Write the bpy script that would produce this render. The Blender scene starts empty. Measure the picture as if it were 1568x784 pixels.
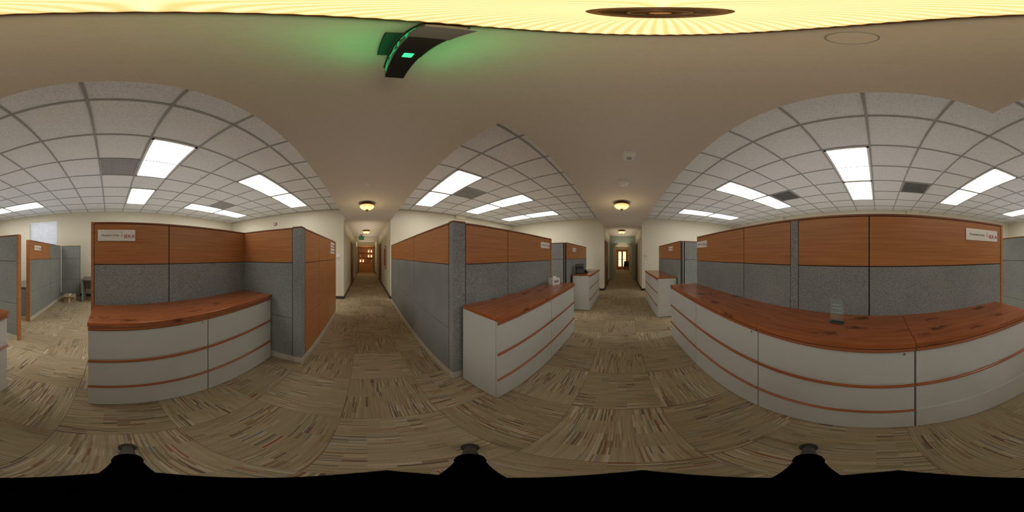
import bpy, bmesh, math, random
from mathutils import Vector, Matrix
random.seed(3)
scn = bpy.context.scene
try:
    scn.view_settings.view_transform = 'Standard'
except Exception: pass
R = math.radians

# ------------------------------------------------------------------ materials
class NT:
    def __init__(s, name):
        s.m = bpy.data.materials.new(name); s.m.use_nodes = True
        s.t = s.m.node_tree; s.n = s.t.nodes; s.l = s.t.links
        s.b = s.n['Principled BSDF']
    def new(s, typ, **kw):
        n = s.n.new(typ)
        for k, v in kw.items(): setattr(n, k, v)
        return n
    def link(s, a, b): s.l.new(a, b)
    def math(s, op, a, b=None, c=None):
        n = s.new('ShaderNodeMath', operation=op)
        for i, v in enumerate((a, b, c)):
            if v is None: continue
            if hasattr(v, 'links'): s.link(v, n.inputs[i])
            else: n.inputs[i].default_value = v
        return n.outputs[0]
    def ramp(s, fac, stops, interp='LINEAR'):
        n = s.new('ShaderNodeValToRGB'); cr = n.color_ramp; cr.interpolation = interp
        while len(cr.elements) < len(stops): cr.elements.new(0.5)
        for e, (p, c) in zip(cr.elements, stops):
            e.position = p; e.color = (c[0], c[1], c[2], 1)
        s.link(fac, n.inputs[0]); return n.outputs[0]
    def mul(s, a, b):
        m2 = s.new('ShaderNodeMix', data_type='RGBA', blend_type='MULTIPLY'); m2.inputs[0].default_value = 1
        s.link(a, m2.inputs[6]); s.link(b, m2.inputs[7]); return m2.outputs[2]
    def bump(s, h, strength=0.2, dist=0.002):
        n = s.new('ShaderNodeBump'); n.inputs['Strength'].default_value = strength
        n.inputs['Distance'].default_value = dist
        s.link(h, n.inputs['Height']); s.link(n.outputs[0], s.b.inputs['Normal'])
    def objco(s, scale=(1,1,1)):
        tc = s.new('ShaderNodeTexCoord'); mp = s.new('ShaderNodeMapping')
        mp.inputs['Scale'].default_value = scale
        oi = s.new('ShaderNodeObjectInfo')
        k = s.math('MULTIPLY', oi.outputs['Random'], 37.0)
        cb = s.new('ShaderNodeCombineXYZ')
        s.link(k, cb.inputs[0]); s.link(k, cb.inputs[1])
        s.link(tc.outputs['Object'], mp.inputs[0]); s.link(cb.outputs[0], mp.inputs['Location'])
        return mp.outputs[0]
    def noise(s, co, scale, detail=2, rough=0.5):
        n = s.new('ShaderNodeTexNoise'); n.inputs['Scale'].default_value = scale
        n.inputs['Detail'].default_value = detail; n.inputs['Roughness'].default_value = rough
        s.link(co, n.inputs['Vector']); return n.outputs[0]

def plain(name, col, rough=0.5, metal=0.0, spec=0.5, emit=None, es=0, nz=0.06):
    t = NT(name)
    f = t.noise(t.objco((1,1,1)), 6, 3)
    lo = [c*(1-nz) for c in col]; hi = [min(1, c*(1+nz)) for c in col]
    t.link(t.ramp(f, [(0.3, lo), (0.7, hi)]), t.b.inputs['Base Color'])
    t.b.inputs['Roughness'].default_value = rough
    t.b.inputs['Metallic'].default_value = metal
    t.b.inputs['Specular IOR Level'].default_value = spec
    if emit:
        t.b.inputs['Emission Color'].default_value = (*emit, 1)
        t.b.inputs['Emission Strength'].default_value = es
    return t.m

def wood(name, c1, c2, rough=0.4, knots=False, grain=(1.2, 22, 22), spec=.35):
    t = NT(name)
    co = t.objco(grain)
    f = t.noise(co, 2.2, 6, 0.6)
    fine = t.noise(t.objco((6, 160, 160)), 3.0, 2, 0.5)
    k = t.math('ADD', t.math('MULTIPLY', f, 0.75), t.math('MULTIPLY', fine, 0.25))
    col = t.ramp(k, [(0.33, c2), (0.5, [(a+b)/2 for a, b in zip(c1, c2)]), (0.68, c1)])
    if knots:
        v = t.new('ShaderNodeTexVoronoi'); v.inputs['Scale'].default_value = 4.2
        wob = t.noise(t.objco((1, 1, 1)), 9, 3)
        co2 = t.objco((0.8, 1.6, 1.6))
        ad = t.new('ShaderNodeVectorMath', operation='ADD')
        t.link(co2, ad.inputs[0])
        sc = t.new('ShaderNodeVectorMath', operation='SCALE'); sc.inputs['Scale'].default_value = 0.25
        cbx = t.new('ShaderNodeCombineXYZ'); t.link(wob, cbx.inputs[0]); t.link(wob, cbx.inputs[1])
        t.link(cbx.outputs[0], sc.inputs[0]); t.link(sc.outputs[0], ad.inputs[1])
        t.link(ad.outputs[0], v.inputs['Vector'])
        kf = t.ramp(v.outputs['Distance'], [(0.06, (0, 0, 0)), (0.28, (1, 1, 1))])
        mx = t.new('ShaderNodeMix', data_type='RGBA')
        t.link(kf, mx.inputs[0]); mx.inputs[6].default_value = (c2[0]*.35, c2[1]*.3, c2[2]*.3, 1)
        t.link(col, mx.inputs[7]); col = mx.outputs[2]
    t.link(col, t.b.inputs['Base Color'])
    t.b.inputs['Roughness'].default_value = rough
    t.b.inputs['Specular IOR Level'].default_value = spec
    return t.m

def fabric(name, lo, hi):
    t = NT(name)
    f = t.noise(t.objco((1,1,1)), 150, 3, 0.85)
    g = t.noise(t.objco((1,1,1)), 2.0, 2)
    k = t.math('ADD', t.math('MULTIPLY', f, 0.9), t.math('MULTIPLY', g, 0.1))
    t.link(t.ramp(k, [(0.40, lo), (0.60, hi)]), t.b.inputs['Base Color'])
    t.b.inputs['Roughness'].default_value = 0.95
    t.b.inputs['Specular IOR Level'].default_value = 0.1
    t.bump(f, 0.3, 0.002)
    return t.m

def carpet():
    t = NT('carpet_tiles'); T = 0.62
    g = t.new('ShaderNodeNewGeometry'); sp = t.new('ShaderNodeSeparateXYZ')
    t.link(g.outputs['Position'], sp.inputs[0])
    x = t.math('ADD', sp.outputs[0], 49.6+.15); y = t.math('ADD', sp.outputs[1], 49.6+.27)
    fx = t.math('FLOOR', t.math('DIVIDE', x, T)); fy = t.math('FLOOR', t.math('DIVIDE', y, T))
    ck = t.math('MODULO', t.math('ADD', fx, fy), 2.0)
    inv = t.math('SUBTRACT', 1.0, ck)
    u = t.math('ADD', t.math('MULTIPLY', x, ck), t.math('MULTIPLY', y, inv))
    v = t.math('ADD', t.math('MULTIPLY', y, ck), t.math('MULTIPLY', x, inv))
    tid = t.math('ADD', t.math('MULTIPLY', fx, 7.31), t.math('MULTIPLY', fy, 3.17))
    def wn3(a, b_, c):
        wn = t.new('ShaderNodeTexWhiteNoise', noise_dimensions='3D')
        cb = t.new('ShaderNodeCombineXYZ')
        for i, q in enumerate((a, b_, c)): t.link(q, cb.inputs[i])
        t.link(cb.outputs[0], wn.inputs['Vector']); return wn.outputs['Value']
    ub = t.math('FLOOR', t.math('DIVIDE', u, T/4)); vb = t.math('FLOOR', t.math('DIVIDE', v, T/6))
    sid = t.math('FLOOR', t.math('DIVIDE', v, T/96))
    seg = t.math('FLOOR', t.math('ADD', t.math('DIVIDE', u, T/4), t.math('MULTIPLY', t.math('GREATER_THAN', wn3(sid, tid, sid), .55), .5)))
    a = wn3(sid, seg, tid)
    olive = (.50, .405, .25); tan = (.60, .485, .32); brn = (.33, .215, .13); dk = (.19, .14, .10)
    red = (.38, .13, .09); grn = (.29, .29, .17); gry = (.38, .345, .31); crm = (.68, .59, .43); blu = (.22, .24, .26)
    col = t.ramp(a, [(0, olive), (.22, tan), (.42, (.43,.34,.21)), (.56, crm), (.66, brn), (.78, dk), (.84, grn), (.88, gry), (.92, red), (.95, blu), (.97, olive)], 'CONSTANT')
    pf = t.ramp(wn3(ub, vb, tid), [(0, (.22,.22,.22)), (.35, (.5,.5,.5)), (.60, (.95,.95,.95))], 'CONSTANT')
    mx = t.new('ShaderNodeMix', data_type='RGBA'); t.link(pf, mx.inputs[0])
    mx.inputs[6].default_value = (.50, .405, .255, 1); t.link(col, mx.inputs[7])
    n = t.noise(g.outputs['Position'], 150, 3, 0.8)
    nf = t.ramp(n, [(.3, (.74,.74,.74)), (.7, (1.0,1.0,1.0))])
    tv = t.ramp(wn3(fx, fy, ck), [(0, (.90,.89,.87)), (1, (1.0,1.0,1.0))])
    ov = t.ramp(ck, [(0, (.93,.92,.91)), (1, (1,1,1))])
    def seam(q):
        fr = t.math('FRACT', t.math('DIVIDE', q, T)); return t.math('LESS_THAN', t.math('ABSOLUTE', t.math('SUBTRACT', fr, .5)), .4955)
    sm = t.ramp(t.math('MULTIPLY', seam(x), seam(y)), [(0, (.72,.70,.68)), (1, (1,1,1))])
    c = t.mul(t.mul(t.mul(t.mul(mx.outputs[2], nf), tv), ov), sm)
    t.link(c, t.b.inputs['Base Color'])
    t.b.inputs['Roughness'].default_value = 0.97; t.b.inputs['Specular IOR Level'].default_value = 0.05
    t.bump(n, 0.4, 0.003)
    return t.m

def speckle(name, lo, hi, scale=120):
    t = NT(name)
    g = t.new('ShaderNodeNewGeometry')
    f = t.noise(g.outputs['Position'], scale, 4, 0.8)
    t.link(t.ramp(f, [(0.36, lo), (0.55, hi)]), t.b.inputs['Base Color'])
    t.b.inputs['Roughness'].default_value = 0.95; t.b.inputs['Specular IOR Level'].default_value = 0.1
    return t.m

def bowlglass():
    t = NT('alabaster_glass')
    tc = t.new('ShaderNodeTexCoord'); sp = t.new('ShaderNodeSeparateXYZ'); t.link(tc.outputs['Object'], sp.inputs[0])
    ang = t.math('ARCTAN2', sp.outputs[1], sp.outputs[0])
    w = t.math('SINE', t.math('MULTIPLY', ang, 48.0))
    c = t.ramp(t.math('ADD', t.math('MULTIPLY', w, 0.5), 0.5), [(0, (.80, .53, .18)), (1, (1, .80, .42))])
    zr = t.math('MULTIPLY', sp.outputs[2], -9.5)
    zz = t.ramp(zr, [(.60, (.50, .38, .20)), (.85, (.82, .74, .58)), (1.0, (1, 1, 1))])
    t.link(t.mul(c, zz), t.b.inputs['Emission Color']); t.b.inputs['Emission Strength'].default_value = BOWL
    t.b.inputs['Base Color'].default_value = (.6, .5, .3, 1); t.b.inputs['Roughness'].default_value = 0.3
    return t.m

PANEL = 8.5; BOWL = 1.15
M = {}
M['carpet'] = carpet()
M['tile'] = speckle('acoustic_tile', (.55,.56,.58), (.78,.79,.81), 90)
M['tbar'] = plain('tbar_metal', (.30,.30,.30), .5)
M['paint'] = speckle('cream_wall_paint', (.67,.62,.49), (.71,.66,.53), 40)
M['soffit'] = speckle('ceiling_paint', (.66,.60,.53), (.69,.63,.56), 40)
M['baseb'] = plain('dark_cove_base', (.05,.035,.025), .5)
M['pwood'] = wood('cherry_laminate', (.55,.235,.08), (.38,.14,.043), .36, grain=(1.0, 1.0, 30))
M['top'] = wood('knotty_cherry_top', (.50,.165,.05), (.27,.075,.022), .2, knots=True, grain=(1.5, 22, 22), spec=.5)
M['strip'] = wood('cherry_strip', (.42,.14,.05), (.28,.08,.03), .25)
M['trimw'] = wood('cherry_trim', (.30,.11,.04), (.20,.065,.025), .4)
M['fab'] = fabric('grey_fabric', (.13,.14,.135), (.42,.43,.415))
M['core'] = plain('dark_panel_core', (.02,.02,.018), .6)
M['base'] = plain('beige_kick_plate', (.58,.55,.44), .5)
M['steel'] = plain('putty_steel', (.60,.60,.56), .42, nz=.02)
M['gap'] = plain('shadow_gap', (.04,.04,.035), .7)
M['chrome'] = plain('chrome', (.7,.7,.7), .2, 1.0)
M['bronze'] = plain('aged_bronze', (.16,.08,.03), .35, .7)
M['bowl'] = bowlglass()
M['black'] = plain('black_plastic', (.012,.012,.012), .4)
M['leg'] = plain('tripod_leg_grey', (.06,.06,.065), .5)
M['matblk'] = plain('matte_black', (.0008,.0008,.0008), 1.0, spec=0)
M['lens'] = plain('light_lens', (.9,.9,.9), .4, emit=(1, .985, .95), es=PANEL)
M['white'] = plain('white_plastic', (.75,.75,.72), .45)
M['cream'] = plain('cream_plaque', (.90,.87,.80), .45)
M['ink'] = plain('dark_ink', (.12,.10,.09), .6)
M['redink'] = plain('red_ink', (.42,.03,.04), .5)
M['gold'] = plain('gold_ink', (.5,.33,.12), .5)
M['green'] = plain('green_exit_letters', (.02,.3,.1), .5, emit=(.01, .6, .16), es=.5)
M['led'] = plain('green_led', (.02,.3,.1), .5, emit=(.05, 1, .3), es=1.5)
M['grille'] = plain('grille_metal', (.32,.32,.32), .5)
M['signgrey'] = plain('dark_grey_metal', (.11,.11,.11), .45)
M['rubber'] = plain('rubber', (.03,.03,.03), .7)
M['door'] = wood('dark_door', (.12,.055,.025), (.07,.03,.015), .4, grain=(22, 22, 1.2))
M['hutch'] = wood('hutch_wood', (.56,.25,.09), (.38,.14,.05), .4, grain=(22, 22, 1.2))
M['teal'] = plain('sage_wall_paint', (.36,.42,.37), .8)
M['card'] = plain('cardboard', (.42,.30,.18), .8)
M['paper'] = plain('paper', (.85,.85,.83), .7)
M['laminate'] = plain('desk_laminate', (.12,.11,.10), .4)
M['warm'] = plain('warm_glow', (1,.8,.5), .4, emit=(1, .75, .4), es=1.6)  # no bulb: glow put into the colour of cabinet jars and door panes
M['redpic'] = plain('red_print', (.35,.05,.03), .5)
M['blinds'] = plain('blind_slats', (.85,.86,.88), .6)
M['etch'] = plain('frosted_etching', (.62,.70,.65), .6)
def glass():
    t = NT('clear_glass'); t.b.inputs['Transmission Weight'].default_value = .95
    t.b.inputs['Roughness'].default_value = .02; t.b.inputs['IOR'].default_value = 1.2
    f = t.noise(t.objco(), 5, 1)
    t.link(t.ramp(f, [(0, (.86,.97,.92)), (1, (.92,1,.96))]), t.b.inputs['Base Color'])
    return t.m
M['glass'] = glass()

# ------------------------------------------------------------------ mesh builder
class B:
    def __init__(s): s.bm = bmesh.new(); s.ms = []
    def mi(s, k):
        if k not in s.ms: s.ms.append(k)
        return s.ms.index(k)
    def box(s, x0, x1, y0, y1, z0, z1, k):
        v = [s.bm.verts.new(p) for p in ((x0,y0,z0),(x1,y0,z0),(x1,y1,z0),(x0,y1,z0),(x0,y0,z1),(x1,y0,z1),(x1,y1,z1),(x0,y1,z1))]
        i = s.mi(k)
        for q in ((3,2,1,0),(4,5,6,7),(0,1,5,4),(1,2,6,5),(2,3,7,6),(3,0,4,7)):
            f = s.bm.faces.new([v[j] for j in q]); f.material_index = i
    def prism(s, pts, a0, a1, k, axis='x', smooth=False):
        def P(a, p):
            return (a, p[0], p[1]) if axis == 'x' else ((p[0], a, p[1]) if axis == 'y' else (p[0], p[1], a))
        A = [s.bm.verts.new(P(a0, p)) for p in pts]; C = [s.bm.verts.new(P(a1, p)) for p in pts]
        i = s.mi(k); n = len(pts)
        for j in range(n):
            f = s.bm.faces.new((A[j], A[(j+1) % n], C[(j+1) % n], C[j])); f.material_index = i; f.smooth = smooth
        f = s.bm.faces.new(A[::-1]); f.material_index = i
        f = s.bm.faces.new(C); f.material_index = i
    def lathe(s, prof, k, c=(0, 0, 0), seg=32, ribs=0, amp=0, caps=True):
        i = s.mi(k); rings = []
        for r, z in prof:
            ring = []
            for j in range(seg):
                a = 2*math.pi*j/seg
                rr = r*(1+amp*(math.cos(ribs*a) if ribs else 0))
                ring.append(s.bm.verts.new((c[0]+rr*math.cos(a), c[1]+rr*math.sin(a), c[2]+z)))
            rings.append(ring)
        for q in range(len(rings)-1):
            for j in range(seg):
                f = s.bm.faces.new((rings[q][j], rings[q][(j+1) % seg], rings[q+1][(j+1) % seg], rings[q+1][j]))
                f.material_index = i; f.smooth = True
        if caps:
            for ring in (rings[0], rings[-1]):
                f = s.bm.faces.new(ring); f.material_index = i
    def tube(s, p0, p1, r0, r1, k, seg=16, caps=True):
        p0 = Vector(p0); p1 = Vector(p1); d = (p1-p0).normalized()
        q = d.to_track_quat('Z', 'Y').to_matrix(); i = s.mi(k)
        rings = []
        for p, r in ((p0, r0), (p1, r1)):
            rings.append([s.bm.verts.new(p+q @ Vector((r*math.cos(2*math.pi*j/seg), r*math.sin(2*math.pi*j/seg), 0))) for j in range(seg)])
        for j in range(seg):
            f = s.bm.faces.new((rings[0][j], rings[0][(j+1) % seg], rings[1][(j+1) % seg], rings[1][j])); f.material_index = i; f.smooth = True
        for ring in rings:
            f = s.bm.faces.new(ring); f.material_index = i
    def obj(s, name, loc=(0, 0, 0), rot=0, bevel=0, parent=None):
        bmesh.ops.recalc_face_normals(s.bm, faces=s.bm.faces)
        me = bpy.data.meshes.new(name); s.bm.to_mesh(me); s.bm.free()
        for k in s.ms: me.materials.append(M[k])
        o = bpy.data.objects.new(name, me); scn.collection.objects.link(o)
        o.location = loc; o.rotation_euler = (0, 0, R(rot))
        if bevel:
            md = o.modifiers.new('bevel', 'BEVEL'); md.width = bevel; md.segments = 2; md.limit_method = 'ANGLE'
            md.angle_limit = R(50)
        if parent: o.parent = parent
        return o

def text(body, size, k, parent, loc, rot=(90, 0, 0), name='lettering', ext=0.001):
    c = bpy.data.curves.new(name, 'FONT'); c.body = body; c.size = size; c.extrude = ext
    c.align_x = 'CENTER'; c.align_y = 'CENTER'
    c.materials.append(M[k])
    o = bpy.data.objects.new(name, c); scn.collection.objects.link(o)
    o.parent = parent; o.location = loc; o.rotation_euler = [R(a) for a in rot]
    return o

# ------------------------------------------------------------------ dimensions
ZT = 3.15; ZS = 2.76
XW, XE, YS, YN = -5.9, 6.9, -5.7, 5.5
SX0, SX1, SY0, SY1 = -.684, .867, -.80, .775
# floor
b = B(); b.box(-6.1, 18.5, -5.9, 16.0, -.1, 0, 'carpet'); b.obj('floor')
# ceiling
b = B(); b.box(XW-.15, XE+.15, YS-.15, YN+.15, ZT, ZT+.1, 'tile'); b.obj('ceiling')
b = B()
b.box(SX0, SX1, SY0, YN, ZS, ZT, 'soffit'); b.box(SX1, XE, SY0, SY1, ZS, ZT, 'soffit')
b.box(-.745, .84, YN, 15.2, ZS, ZT, 'soffit'); b.box(XE, 18, -.86, .78, ZS, ZT, 'soffit')
b.obj('ceiling_soffit')
# ceiling grid
b = B()
def grid(x0, x1, y0, y1, ox, oy, p=.627, w=.012):
    n = math.ceil((x0-ox)/p)
    while ox+n*p < x1:
        X = ox+n*p; b.box(X-w, X+w, y0, y1, ZT-.008, ZT, 'tbar'); n += 1
    n = math.ceil((y0-oy)/p)
    while oy+n*p < y1:
        Y = oy+n*p; b.box(x0, x1, Y-w, Y+w, ZT-.0085, ZT, 'tbar'); n += 1
grid(XW, SX0, YS, YN, .101, .465)
grid(SX0, XE, YS, SY0, .101, .465)
grid(SX1, XE, SY1, YN, 1.48, .465)
b.obj('ceiling_grid')
# walls
W0, W1, WZ0, WZ1 = -3.16, -1.96, 1.15, 2.87
b = B()
b.box(XW-.15, XW, YS-.15, W0, 0, ZT, 'paint'); b.box(XW-.15, XW, W1, YN+.15, 0, ZT, 'paint')
b.box(XW-.15, XW, W0, W1, 0, WZ0, 'paint'); b.box(XW-.15, XW, W0, W1, WZ1, ZT, 'paint'); b.obj('wall_west')
b = B(); b.box(XW, XE, YS-.15, YS, 0, ZT, 'paint')
for X in (3.89, -1.24): b.box(X-.22, X+.22, YS, YS+.12, 3.0, ZT, 'paint')
b.obj('wall_south')
b = B()
b.box(XW, -.745, YN, YN+.15, 0, ZT, 'paint'); b.box(.84, XE, YN, YN+.15, 0, ZT, 'paint')
b.box(3.35, 3.79, YN-.12, YN, 3.0, ZT, 'paint')
b.obj('wall_north')
b = B()
b.box(XE, XE+.15, .75, YN, 0, ZT, 'paint'); b.box(XE, XE+.15, YS, -.86, 0, ZT, 'paint'); b.obj('wall_east')
b = B()
b.box(-.895, -.745, YN+.15, 15.2, 0, ZT, 'paint'); b.box(.84, .99, YN+.15, 15.2, 0, ZT, 'paint')
b.box(-.895, .99, 15.2, 15.35, 0, ZT, 'paint')
b.box(-.745, .84, 10.5, 10.65, 2.42, ZS, 'paint')
b.box(-.745, -.62, 10.5, 10.65, 0, 2.42, 'paint'); b.box(.70, .84, 10.5, 10.65, 0, 2.42, 'paint')
b.obj('wall_north_corridor')
b = B()
b.box(XE+.15, 18, .75, .90, 0, ZT, 'paint'); b.box(XE+.15, 18, -1.01, -.86, 0, ZT, 'paint'); b.box(18, 18.15, -1.01, .9, 0, ZT, 'paint')
b.obj('wall_east_corridor')
# arches
def archwall(x, k, name, hw=.60, zs=1.95, cy=-.055):
    b = B(); pts = [(-.86, 0), (cy-hw, 0), (cy-hw, zs)]
    for i in range(1, 16):
        a = math.pi-math.pi*i/16; pts.append((cy+hw*math.cos(a), zs+.40*math.sin(a)))
    pts += [(cy+hw, zs), (cy+hw, 0), (.75, 0), (.75, ZS), (-.86, ZS)]
    b.prism(pts, x, x+.2, k, 'x'); b.obj(name)
archwall(10.3, 'teal', 'wall_arch'); archwall(14.2, 'paint', 'wall_arch.001')
# baseboards
b = B(); t = .012; h = .10
b.box(XW, -.745, YN-t, YN, 0, h, 'baseb'); b.box(.84, XE, YN-t, YN, 0, h, 'baseb')
b.box(-.745, -.745+t, YN, 15.2, 0, h, 'baseb'); b.box(.84-t, .84, YN, 15.2, 0, h, 'baseb'); b.obj('baseboard_north')
b = B(); b.box(XE-t, XE, .75, YN, 0, h, 'baseb'); b.box(XE-t, XE, YS, -.86, 0, h, 'baseb')
b.box(XE, 18, .75-t, .75, 0, h, 'baseb'); b.box(XE, 18, -.86, -.86+t, 0, h, 'baseb'); b.obj('baseboard_east')
b = B(); b.box(XW, XW+t, YS, YN, 0, h, 'baseb'); b.obj('baseboard_west')
b = B(); b.box(XW, XE, YS, YS+t, 0, h, 'baseb'); b.obj('baseboard_south')
# window
b = B(); f = .05
for (y0, y1, z0, z1) in ((W0, W1, WZ0, WZ0+f), (W0, W1, WZ1-f, WZ1), (W0, W0+f, WZ0, WZ1), (W1-f, W1, WZ0, WZ1)):
    b.box(XW-.13, XW-.07, y0, y1, z0, z1, 'white')
b.box(XW-.02, XW+.05, W0-.03, W1+.03, WZ0-.03, WZ0, 'white')
z = WZ0+.04
while z < WZ1-.07:
    b.prism([(XW-.055, z), (XW-.052, z-.002), (XW-.012, z+.034), (XW-.015, z+.037)], W0+.02, W1-.02, 'blinds', 'y'); z += .05
b.box(XW-.06, XW-.005, W0+.01, W1-.01, WZ1-.06, WZ1-.005, 'blinds')
b.obj('window_1')

# ------------------------------------------------------------------ ceiling lights + vents
def troffer(x0, x1, y0, y1):
    b = B(); cx, cy = (x0+x1)/2, (y0+y1)/2; a = (x1-x0)/2-.014; c = (y1-y0)/2-.014; e = .032
    b.box(-a, a, -c, -c+e, -.012, 0, 'white'); b.box(-a, a, c-e, c, -.012, 0, 'white')
    b.box(-a, -a+e, -c, c, -.012, 0, 'white'); b.box(a-e, a, -c, c, -.012, 0, 'white')
    b.box(-a+e, a-e, -c+e, c-e, -.008, -.001, 'lens')
    b.obj('fluorescent_ceiling_light', (cx, cy, ZT))
P = .627
for X in (-4.915, -2.407, .101, 2.609, 5.117):
    troffer(X, X+P, -3.297, -2.043); troffer(X, X+P, -4.551, -3.297)
for X in (-4.915, -2.407):
    troffer(X, X+P, 2.346, 3.6); troffer(X, X+P, 3.6, 4.854)
troffer(-3.034, -1.78, .465, 1.092); troffer(-4.915, -3.661, .465, 1.092)
for X in (1.48, 3.361, 5.242):
    troffer(X, X+P, 2.346, 3.6); troffer(X, X+P, 3.6, 4.854)
def vent(x, y):
    b = B(); a = P/2-.014
    b.box(-a, a, -a, a, -.004, 0, 'grille')
    for i in range(-8, 9):
        b.prism([(i*.033-.012, -.004), (i*.033+.006, -.016), (i*.033+.009, -.014), (i*.033-.008, -.004)], -a+.03, a-.03, 'grille', 'x')
    for s_ in (-1, 1):
        b.box(-a, a, s_*a-.015, s_*a+.015, -.014, 0, 'grille'); b.box(s_*a-.015, s_*a+.015, -a, a, -.014, 0, 'grille')
    b.obj('ceiling_air_vent', (x+P/2, y+P/2, ZT))
vent(-3.034, -.162); vent(-4.288, 2.973); vent(-1.153, -3.924); vent(1.982, -3.924); vent(2.107, 2.973)

# ------------------------------------------------------------------ flush-mount fixtures
def bowl(x, y):
    b = B()
    b.lathe([(.13, 0), (.135, -.02), (.18, -.045), (.185, -.06), (.180, -.068), (.172, -.07)], 'bronze', seg=64)
    prof = [(.172*math.cos(a)**.8 if a < 1.5 else .01, -.062-.105*math.sin(a)) for a in [i*math.pi/2/12 for i in range(12)]] + [(.012, -.167)]
    b.lathe(prof, 'bowl', seg=192, ribs=48, amp=.012)
    b.lathe([(.036, -.163), (.038, -.170), (.030, -.177), (.026, -.183), (.014, -.188), (.018, -.196), (.016, -.204), (.006, -.212)], 'bronze', seg=32)
    b.obj('flush_mount_ceiling_lamp', (x, y, ZS))
bowl(.083, -.02)
for Y in (3.75, 7.9, 12.6): bowl(.03, Y)
for X in (3.70, 7.9, 12.5, 16): bowl(X, 0.0)

# ------------------------------------------------------------------ unseen area lights added as fill
def area_light(name, cx, cy, sx, sy, z, e, col=(1, .97, .93), rot=(math.pi, 0, 0)):
    L = bpy.data.lights.new(name, 'AREA'); L.shape = 'RECTANGLE'; L.size = sx; L.size_y = sy
    L.energy = e*sx*sy; L.color = col
    o = bpy.data.objects.new(name, L); scn.collection.objects.link(o)
    o.location = (cx, cy, z); o.rotation_euler = rot
CW = (.96, .97, 1.0)
area_light('cubicle_fill_light', -3.75, 0, 3.7, 9.6, 1.95, .85, CW)  # no fixture here, added above the partitions to brighten the tile ceiling
area_light('cubicle_fill_light', 2.6, -3.4, 7.6, 3.6, 1.95, .85, CW)
area_light('cubicle_fill_light', 3.9, 3.5, 5.2, 3.3, 1.95, .55, (1, .93, .84))
area_light('corridor_fill_light', .05, 3.2, 1.0, 4.5, 2.0, .45, (1, .92, .84))  # added to lift the soffit, no such lamp in the corridor
area_light('corridor_fill_light', 3.6, 0, 6.0, 1.0, 2.0, .45, (1, .92, .84))
area_light('corridor_fill_light', .05, 10.4, 1.0, 9, 2.3, 2.6, (1, .86, .66))
area_light('corridor_fill_light', 12.5, -.05, 10, 1.0, 2.3, 2.6, (1, .86, .66))
area_light('lamp_glow_fill', .08, -.02, .3, .3, 2.05, 14, (1, .84, .50))  # unseen light added under the bowl to spread its glow on the ceiling
for X, Y in ((.03, 3.75), (3.7, 0)): area_light('lamp_glow_fill', X, Y, .3, .3, 2.2, 14, (1, .78, .42))
area_light('exit_glow_fill', .15, .34, .06, .30, 2.62, 9, (.03, 1, .25), (0, R(-125), 0))  # unseen green lights added beside the sign to tint the ceiling
area_light('exit_glow_fill', .03, .34, .06, .30, 2.62, 9, (.03, 1, .25), (0, R(125), 0))

# ------------------------------------------------------------------ partitions
def partition(name, origin, rot, segs, front='std', back='std', ends='', h=1.85, th=.08, woodsegs=None, posts=()):
    b = B(); L = segs[-1]
    b.box(0.002, L-.002, .012, th-.012, .005, h-.02, 'core')
    b.box(0, L, -.002, th+.002, h-.018, h, 'trimw')
    b.box(0, L, .002, th-.002, .0, .10, 'base')
    g = .005
    for n in range(len(segs)-1):
        a, c = segs[n]+g, segs[n+1]-g
        if (segs[n], segs[n+1]) in posts:
            b.box(segs[n]+.001, segs[n+1]-.001, -.004, th+.004, 0.002, h-.02, 'fab'); continue
        for side, st in ((0, front), (1, back)):
            y0, y1 = (0, .014) if side == 0 else (th-.014, th)
            up = 'pwood' if (woodsegs is None or n in woodsegs) else 'fab'
            lo = 'pwood' if st == 'wood' else 'fab'
            for z0, z1, k in ((.106, .70, lo), (.706, 1.41, lo), (1.418, h-.022, up)):
                b.box(a, c, y0, y1, z0, z1, k)
    if 'l' in ends: b.box(-.03, 0, -.004, th+.004, 0, h+.002, 'pwood')
    if 'r' in ends: b.box(L, L+.03, -.004, th+.004, 0, h+.002, 'pwood')
    return b.obj(name, (origin[0], origin[1], 0), rot, bevel=.002)
def post(x0, x1, y0, y1, h=1.86):
    b = B(); cx, cy = (x0+x1)/2, (y0+y1)/2; a, c = (x1-x0)/2, (y1-y0)/2
    b.box(-a, a, -c, c, .1, h-.02, 'fab'); b.box(-a, a, -c, c, 0, .1, 'base'); b.box(-a-.002, a+.002, -c-.002, c+.002, h-.02, h, 'trimw')
    return b.obj('partition_corner_post', (cx, cy, 0), 0, bevel=.006)
partition('cubicle_partition', (-1.65, -.16), 90, [0, .79, 2.03], ends='l')
partition('cubicle_partition', (-1.65, 1.79), 0, [0, .788])
post(-.86, -.74, 1.785, 1.895)
partition('cubicle_partition', (-.74, 1.9), 90, [0, .62, 1.24, 2.10], front='wood', ends='')
post(.82, .968, 1.38, 1.465)
partition('cubicle_partition', (.82, 5.20), -90, [0, 1.24, 2.49, 3.73])
partition('cubicle_partition', (.972, 1.385), 0, [0, .68, 2.01], ends='r')
partition('cubicle_partition', (2.66, -1.32), 180, [0, 1.24, 1.88, 1.96, 2.59, 3.90], ends='r', posts=((1.88, 1.96),))
partition('cubicle_partition', (3.95, 1.38), 0, [0, 1.2, 2.3])
partition('cubicle_partition', (3.95, 4.6), -90, [0, 1.0, 2.1, 3.12], woodsegs=[])
partition('cubicle_partition', (5.65, -1.31), 180, [0, 1.1, 2.15])
partition('cubicle_partition', (3.5, -1.42), -90, [0, 1.2, 2.4], woodsegs=[])
partition('cubicle_partition', (-2.22, -4.4), 90, [0, .9, 1.8, 2.98], ends='r', woodsegs=[])
partition('cubicle_partition', (-3.13, -1.66), 180, [0, 1.2, 2.26], ends='l', woodsegs=[0])
partition('cubicle_partition', (-5.4, -1.65), 90, [0, .66], woodsegs=[])

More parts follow.
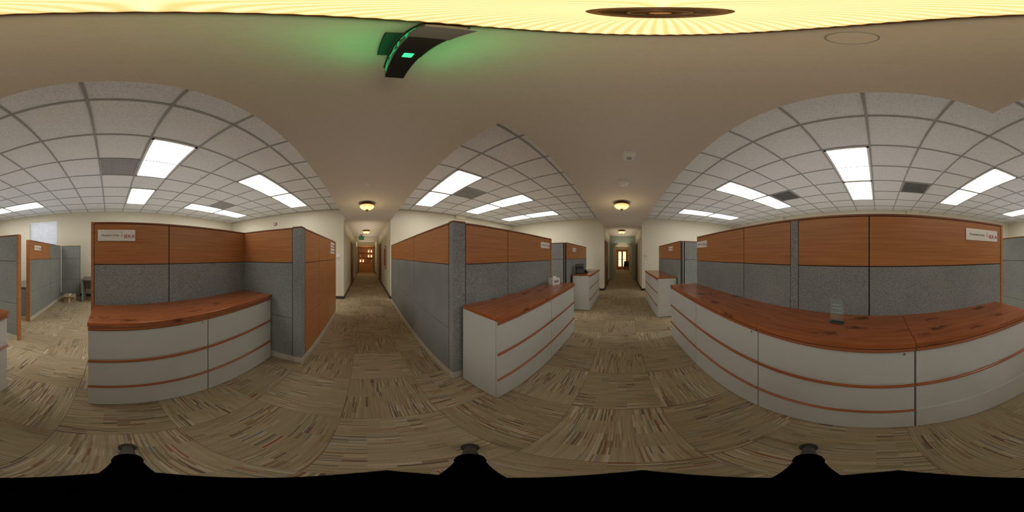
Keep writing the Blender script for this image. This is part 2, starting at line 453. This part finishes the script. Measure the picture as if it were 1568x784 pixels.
# ------------------------------------------------------------------ lateral files
def lateral(x, y, rot, w=.957, d=.465, strips=3, H=1.0):
    b = B(); g = .003
    b.box(g, w-g, .018, d, .012, H-.036, 'steel')
    b.box(g+.004, w-g-.004, .012, .02, .0, H-.04, 'gap')
    b.box(g+.01, w-g-.01, .03, d-.02, 0, .012, 'gap')
    b.box(.001, w-.001, -.018, d, H-.034, H, 'top')
    zs = [(.012, .322), (.328, .643), (.649, .958)]
    for i, (z0, z1) in enumerate(zs):
        b.box(g+.002, w-g-.002, 0, .016, z0, z1, 'steel')
        if i == 0 and strips == 2: 
            b.box(g+.002, w-g-.002, -.006, 0.001, z1-.02, z1-.002, 'steel'); continue
        zc = z1-.014
        pts = [(.001, zc+.012), (-.010, zc+.011), (-.017, zc+.005), (-.018, zc-.002), (-.015, zc-.007), (-.008, zc-.010), (.001, zc-.011)]
        b.prism(pts, g+.002, w-g-.002, 'strip', 'x')
        b.box(g+.002, w-g-.002, -.004, .001, zc-.016, zc-.011, 'gap')
    b.tube((w-.06, .004, .912), (w-.06, -.006, .912), .008, .008, 'chrome', 12)
    return b.obj('lateral_file_cabinet', (x, y, 0), rot, bevel=.003)
for i in range(2): lateral(-1.155, -.16+.957*i, 90)
for i in range(2): lateral(.90+.985*i, .865, 0, w=.985)
for i in range(4): lateral(2.69-.963*i, -.845, 180, w=.963, strips=(2 if i == 3 else 3))
for i in range(2): lateral(4.2+.95*i, .84, 0, w=.95)
for i in range(2): lateral(5.60-.96*i, -.82, 180, w=.96)

# ------------------------------------------------------------------ plaques
def plaque(x, y, z, rot, w, h, big=True):
    b = B(); b.box(-w/2, w/2, -.010, -.002, -h/2, h/2, 'cream')
    o = b.obj('office_name_plaque', (x, y, z), rot, bevel=.002)
    text("President's Suite", h*.23, 'ink', o, (-w*.17, -.011, 0.0))
    text("IEKA", h*.48, 'redink', o, (w*.34, -.011, -.1*h))
    text("|", h*.5, 'gold', o, (w*.14, -.011, .1*h))
plaque(-1.65, .07, 1.71, 90, .38, .115)
plaque(-.985, -1.32, 1.71, 180, .39, .115)
plaque(2.46, -1.32, 1.70, 180, .36, .11)
plaque(2.72, 1.385, 1.70, 0, .36, .11)
plaque(-.74, 3.55, 1.74, 90, .40, .11); plaque(-.74, 3.55, 1.61, 90, .40, .11)
plaque(4.6, 1.38, 1.68, 0, .36, .11); plaque(4.2, -1.31, 1.70, 180, .36, .11)
plaque(-3.5, -1.66, 1.69, 180, .36, .11)

# ------------------------------------------------------------------ exit signs
def exitsign(x, y, z, rot, L=.34, H=.20, zc=ZS):
    b = B()
    b.box(-L/2, L/2, -.030, .030, 0, H, 'black')
    b.box(-L/2-.006, L/2+.006, -.034, .034, H-.03, H+.006, 'black')
    b.box(-L/2-.008, -L/2, -.028, .028, 0.01, H-.03, 'signgrey')
    b.box(-L/2-.02, -L/2+.05, -.034, .034, -.004, 0, 'signgrey')
    b.box(-.014, .014, -.011, .011, -.006, 0, 'led')
    b.box(-.09, .09, -.06, .06, zc-z-.03, zc-z, 'black')
    b.tube((0, 0, H), (0, 0, zc-z-.03), .018, .018, 'black')
    o = b.obj('exit_sign', (x, y, z), rot, bevel=.004)
    text('EXIT', .15, 'green', o, (0, -.0305, H*.42), (90, 0, 0), ext=.0005); text('EXIT', .15, 'green', o, (0, .0305, H*.42), (90, 0, 180), ext=.0005)
exitsign(.09, .34, 2.50, 90)
exitsign(-.25, 9.6, 2.46, 0, L=.3)

# ------------------------------------------------------------------ ceiling devices
b = B(); b.box(-.085, .085, -.07, .07, -.012, 0, 'white'); b.box(-.065, .065, -.055, .055, -.055, -.012, 'white')
b.lathe([(.03, -.055), (.028, -.065), (.015, -.07)], 'grille', seg=20); b.obj('smoke_detector', (1.76, -.08, ZS), 0, bevel=.006)
b = B(); b.lathe([(.085, 0), (.085, -.022), (.07, -.036), (.06, -.058), (.03, -.065)], 'white', seg=32)
b.box(-.09, -.05, -.02, .02, -.03, 0, 'white'); b.obj('smoke_detector', (2.59, -.03, ZS))
b = B(); b.lathe([(.048, 0), (.048, -.004), (.044, -.007)], 'soffit', seg=48); b.lathe([(.051, 0), (.051, -.003), (.048, -.003)], 'grille', seg=48)
b.obj('sprinkler_cover_plate', (.047, -.296, ZS))
def sprink(x, y, z):
    b = B(); b.lathe([(.03, 0), (.028, -.006), (.012, -.01), (.008, -.03), (.02, -.034), (.02, -.037)], 'white', seg=20); b.obj('fire_sprinkler', (x, y, z))
sprink(.03, 2.59, ZS); sprink(-1.1, -2.6, ZT); sprink(-2.7, 1.7, ZT)
b = B(); b.box(-.06, .06, -.03, 0, -.06, .06, 'redpic'); b.box(-.03, .03, -.045, -.03, -.04, .04, 'white'); b.obj('fire_alarm_strobe', (-3.4, YN-.002, 2.78), 0, bevel=.004)
b = B(); b.box(-.06, .06, -.025, 0, -.045, .045, 'white'); b.box(-.035, .035, -.028, -.025, -.01, .03, 'grille'); b.obj('thermostat', (XE-.003, -1.02, 1.52), -90, bevel=.004)
b = B(); b.box(-.035, .035, -.006, 0, -.057, .057, 'white'); b.box(-.012, .012, -.012, -.006, -.02, .02, 'white'); b.obj('light_switch', (-.93, YN-.003, 1.25), 0, bevel=.002)
b = B(); b.box(-.035, .035, -.006, 0, -.057, .057, 'white'); b.box(-.012, .012, -.012, -.006, -.02, .02, 'white'); b.obj('light_switch', (XE-.003, -1.02, 1.22), -90, bevel=.002)
b = B(); b.box(-.06, .06, -.02, 0, -.05, .05, 'white'); b.obj('thermostat', (-.93, YN-.003, 1.50), 0, bevel=.004)
def pic(x, y, z, rot, w, h, k='redpic'):
    b = B(); b.box(-w/2, w/2, -.02, -.003, -h/2, h/2, 'trimw'); b.box(-w/2+.04, w/2-.04, -.022, -.02, -h/2+.04, h/2-.04, 'paper')
    b.box(-w/2+.09, w/2-.09, -.024, -.022, -h/2+.09, h/2-.09, k); b.obj('framed_picture', (x, y, z), rot, bevel=.002)
pic(.84, 7.0, 1.45, -90, .75, .95)
def door(n, x, y, rot, w=.95, h=2.13):
    b = B(); b.box(-w/2, w/2, -.01, -.002, .005, h, 'door')
    b.box(-w/2-.07, -w/2, -.025, -.002, 0, h+.07, 'trimw'); b.box(w/2, w/2+.07, -.025, -.002, 0, h+.07, 'trimw'); b.box(-w/2, w/2, -.025, -.002, h, h+.07, 'trimw')
    b.box(-w/2+.12, w/2-.12, -.014, -.01, 1.15, h-.15, 'door'); b.box(-w/2+.12, w/2-.12, -.014, -.01, .2, 1.0, 'door')
    b.tube((w/2-.08, -.01, 1.0), (w/2-.08, -.06, 1.0), .012, .012, 'chrome'); b.tube((w/2-.08, -.055, 1.0), (w/2-.19, -.055, 1.0), .009, .009, 'chrome')
    b.obj('door_%d' % n, (x, y, 0), rot, bevel=.003)
door(1, 7.75, .735, 0); door(2, 9.3, -.845, 180); door(3, -.73, 8.6, 90); door(4, .825, 9.4, -90); door(5, -.73, 12.5, 90)
door(6, 12.3, .735, 0)
# display cabinet at corridor end
b = B()
b.box(-.68, .68, 0, .45, 0, .08, 'hutch'); b.box(-.65, .65, .02, .45, .08, .9, 'hutch'); b.box(-.70, .70, -.03, .46, .9, .94, 'hutch')
for s_ in (-1, 1):
    for e in (.32,):
        b.box(s_*e-.29, s_*e+.29, 0, .02, .12, .86, 'hutch'); b.box(s_*e-.2, s_*e+.2, -.01, 0, .2, .78, 'hutch')
    b.tube((s_*.05, 0, .55), (s_*.05, -.03, .55), .012, .014, 'bronze')
    b.box(s_*.65-.03, s_*.65+.03, .1, .45, .94, 2.3, 'hutch')
b.box(-.65, .65, .42, .45, .94, 2.3, 'hutch'); b.box(-.72, .72, .05, .46, 2.3, 2.42, 'hutch'); b.box(-.03, .03, .1, .14, .94, 2.3, 'hutch')
for z in (1.35, 1.8): b.box(-.62, .62, .14, .42, z, z+.02, 'hutch')
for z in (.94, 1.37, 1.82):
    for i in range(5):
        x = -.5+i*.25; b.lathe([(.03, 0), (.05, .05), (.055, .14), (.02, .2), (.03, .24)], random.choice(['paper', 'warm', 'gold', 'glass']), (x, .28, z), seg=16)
b.obj('display_cabinet', (.02, 14.7, 0), 0, bevel=.004)
area_light('display_cabinet_lamp', .0, 12.6, 1.0, 1.0, 2.5, 10, (1, .75, .42), (R(60), 0, 0))
# far east end: glazed wooden doors
b = B()
b.box(-.6, -.5, -.03, 0, 0, 2.2, 'hutch'); b.box(.5, .6, -.03, 0, 0, 2.2, 'hutch'); b.box(-.6, .6, -.03, 0, 2.1, 2.2, 'hutch')
for s_ in (-1, 1):
    b.box(s_*.25-.24, s_*.25-.16, -.02, 0, 0, 2.1, 'hutch'); b.box(s_*.25+.16, s_*.25+.24, -.02, 0, 0, 2.1, 'hutch')
    b.box(s_*.25-.16, s_*.25+.16, -.02, 0, 0, .35, 'hutch'); b.box(s_*.25-.16, s_*.25+.16, -.02, 0, 1.98, 2.1, 'hutch')
    b.box(s_*.25-.16, s_*.25+.16, -.01, -.004, .35, 1.98, 'warm'); b.box(s_*.25-.16, s_*.25+.16, -.02, 0, 1.1, 1.14, 'hutch')
    b.tube((s_*.05, -.02, 1), (s_*.05, -.06, 1), .012, .014, 'bronze')
b.obj('door_7', (17.995, -.05, 0), -90, bevel=.003)
b = B()
b.box(-.25, .25, -.25, .25, .38, .46, 'black'); b.box(-.25, .25, .2, .27, .46, .95, 'black')
for sx in (-1, 1):
    for sy in (-1, 1): b.tube((sx*.22, sy*.22, 0), (sx*.2, sy*.2, .4), .018, .022, 'door')
    b.box(sx*.27-.025, sx*.27+.025, -.22, .25, .62, .66, 'door'); b.box(sx*.27-.02, sx*.27+.02, -.2, -.16, .4, .62, 'door')
b.obj('waiting_chair', (17.2, -.5, 0), -90, bevel=.01)

# ------------------------------------------------------------------ desk items
b = B()
b.prism([(-.052, 0), (.052, 0), (.052, .014), (-.052, .014)], -.03, .03, 'glass', 'y')
b.prism([(-.050, .014), (.050, .014), (.055, .15), (.03, .195), (-.015, .182), (-.055, .196)], -.007, .007, 'glass', 'y')
o = b.obj('glass_award', (.286, -1.12, 1.0), 170, bevel=.0015)
for i, (s_, z) in enumerate((('AWARD', .145), ('HONOR', .12), ('for outstanding', .085), ('service', .065))):
    text(s_, .018 if i < 2 else .011, 'etch', o, (0, -.0078, z), ext=.0002)
b = B(); b.box(-.09, .09, -.05, .05, 0, .11, 'paper'); b.box(-.06, .06, -.052, -.05, .03, .08, 'grille'); b.prism([(-.03, .11), (.03, .11), (.045, .15), (0, .135), (-.04, .16)], -.004, .004, 'paper', 'y')
b.obj('tissue_box', (2.62, 1.15, 1.0), -20, bevel=.004)
b = B(); b.prism([(-.1, 0), (.1, 0), (.1, .09), (-.1, .03)], -.09, .09, 'black', 'x'); b.tube((-.06, .07, .10), (-.06, -.08, .055), .022, .022, 'black')
b.box(-.01, .07, -.04, .04, .055, .075, 'grille'); b.obj('desk_phone', (4.75, 1.1, 1.0), 0, bevel=.004)
b = B(); b.box(-.12, .12, -.04, .06, 0, .02, 'black'); b.prism([(.02, .02), (.04, .02), (.09, .28), (.07, .28)], -.12, .12, 'black', 'x')
b.prism([(-.02, .02), (-.01, .02), (.01, .14), (0, .14)], -.12, .12, 'black', 'x'); b.box(-.1, .1, .0, .02, .02, .20, 'black'); b.obj('literature_holder', (4.42, 1.15, 1.0), -55, bevel=.002)
b = B()
for i in range(6): b.box(-.11+random.uniform(-.01, .01), .11+random.uniform(-.01, .01), -.15, .15, i*.004, i*.004+.0035, 'paper')
b.obj('paper_stack', (5.2, 1.05, 1.0), 8)

# ------------------------------------------------------------------ west cubicle contents
b = B(); b.box(-.4, .4, -.8, .8, .72, .75, 'laminate'); b.box(-.38, -.36, -.75, .75, .3, .72, 'grille')
b.box(-.36, .36, -.78, -.75, 0, .72, 'fab'); b.box(-.36, .36, .75, .78, 0, .72, 'fab'); b.box(-.3, .3, .3, .74, .05, .70, 'steel')
b.obj('office_desk', (-5.45, -.1, 0), 0, bevel=.004)
b = B(); b.box(-.75, .75, -.35, .35, .72, .75, 'laminate'); b.box(-.73, -.70, -.3, .3, 0, .72, 'fab'); b.box(.70, .73, -.3, .3, 0, .72, 'fab'); b.box(-.7, .7, .28, .3, .3, .72, 'grille')
b.obj('office_desk', (-4.1, -2.12, 0), 0, bevel=.004)
b = B()
for i in range(5):
    a = i*2*math.pi/5; b.tube((0, 0, .1), (.3*math.cos(a), .3*math.sin(a), .06), .025, .018, 'black'); b.lathe([(.01, 0), (.028, .01), (.028, .05), (.01, .06)], 'rubber', (.3*math.cos(a), .3*math.sin(a), 0), seg=12)
b.tube((0, 0, .08), (0, 0, .45), .03, .025, 'chrome'); b.box(-.24, .24, -.24, .24, .44, .52, 'black'); b.prism([(.2, .55), (.26, .55), (.30, 1.0), (.25, 1.02)], -.22, .22, 'black', 'x')
b.box(-.03, .03, .2, .25, .46, .6, 'black')
for s_ in (-1, 1): b.tube((s_*.26, 0, .48), (s_*.27, .02, .7), .015, .015, 'black'); b.box(s_*.27-.03, s_*.27+.03, -.13, .15, .69, .72, 'black')
b.obj('office_chair', (-3.55, -2.85, 0), 160, bevel=.01)
b = B(); b.box(-.18, .18, -.14, .14, 0, .24, 'card'); b.prism([(.14, .24), (.25, .20), (.25, .205), (.14, .245)], -.18, .18, 'card', 'x'); b.prism([(-.14, .24), (-.24, .21), (-.24, .215), (-.14, .245)], -.18, .18, 'card', 'x')
b.box(-.03, .03, -.142, .142, .0, .242, 'paper'); b.obj('cardboard_box', (-5.08, -1.26, 0), 95)

# ------------------------------------------------------------------ tripod on black nadir patch
b = B()
c0 = -82.6; pts = []
for k in range(4):
    a0 = R(c0+90*k)
    for j in range(8):
        a = a0+R(90*j/8); f_ = j/8.0
        rr = .393 - .075*math.sin(math.pi*f_)
        pts.append((rr*math.sin(a), rr*math.cos(a)))
b.prism(pts, 0.0, .006, 'matblk', 'z'); b.obj('nadir_patch')  # made-up sheet standing in for the blank area below the camera
b = B()
b.lathe([(.03, 1.02), (.045, 1.04), (.045, 1.12), (.03, 1.14), (.03, 1.2), (.02, 1.22)], 'matblk', seg=24)
b.tube((0, 0, .45), (0, 0, 1.05), .016, .016, 'matblk')
for th in (-83.8, 36.7, 155.7):
    a = R(th); d = Vector((math.sin(a), math.cos(a), 0))
    top = d*.04+Vector((0, 0, 1.1)); ft = d*.60+Vector((0, 0, .06))
    mid = top.lerp(ft, .45)
    b.tube(top, mid, .026, .024, 'matblk'); b.tube(mid, ft, .022, .018, 'leg')
    b.tube(mid-(ft-top).normalized()*.04, mid+(ft-top).normalized()*.02, .028, .028, 'matblk')
    for j in range(4):
        q = ft.lerp(d*.63, j/4.0); b.tube(q+Vector((0, 0, -.0)), q+Vector((0, 0, -.012)) + d*.002, .036-.002*j, .036-.002*j, 'rubber')
    b.lathe([(.030, 0), (.036, .008), (.036, .02), (.024, .05)], 'rubber', (d.x*.625, d.y*.625, 0), seg=20)
    b.tube((0, 0, .55), top.lerp(ft, .5), .008, .008, 'matblk')
b.obj('camera_tripod')

# ------------------------------------------------------------------ world + camera
w = bpy.data.worlds.new('World'); scn.world = w; w.use_nodes = True
w.node_tree.nodes['Background'].inputs[0].default_value = (.85, .92, 1, 1)
w.node_tree.nodes['Background'].inputs[1].default_value = 1.3
cam = bpy.data.cameras.new('camera'); co = bpy.data.objects.new('camera', cam); scn.collection.objects.link(co)
cam.type = 'PANO'
try: cam.panorama_type = 'EQUIRECTANGULAR'
except Exception: pass
try: cam.cycles.panorama_type = 'EQUIRECTANGULAR'
except Exception: pass
co.location = (0, 0, 1.5); co.rotation_euler = (R(90), 0, R(-51.43))
cam.clip_start = .01; cam.clip_end = 100
scn.camera = co
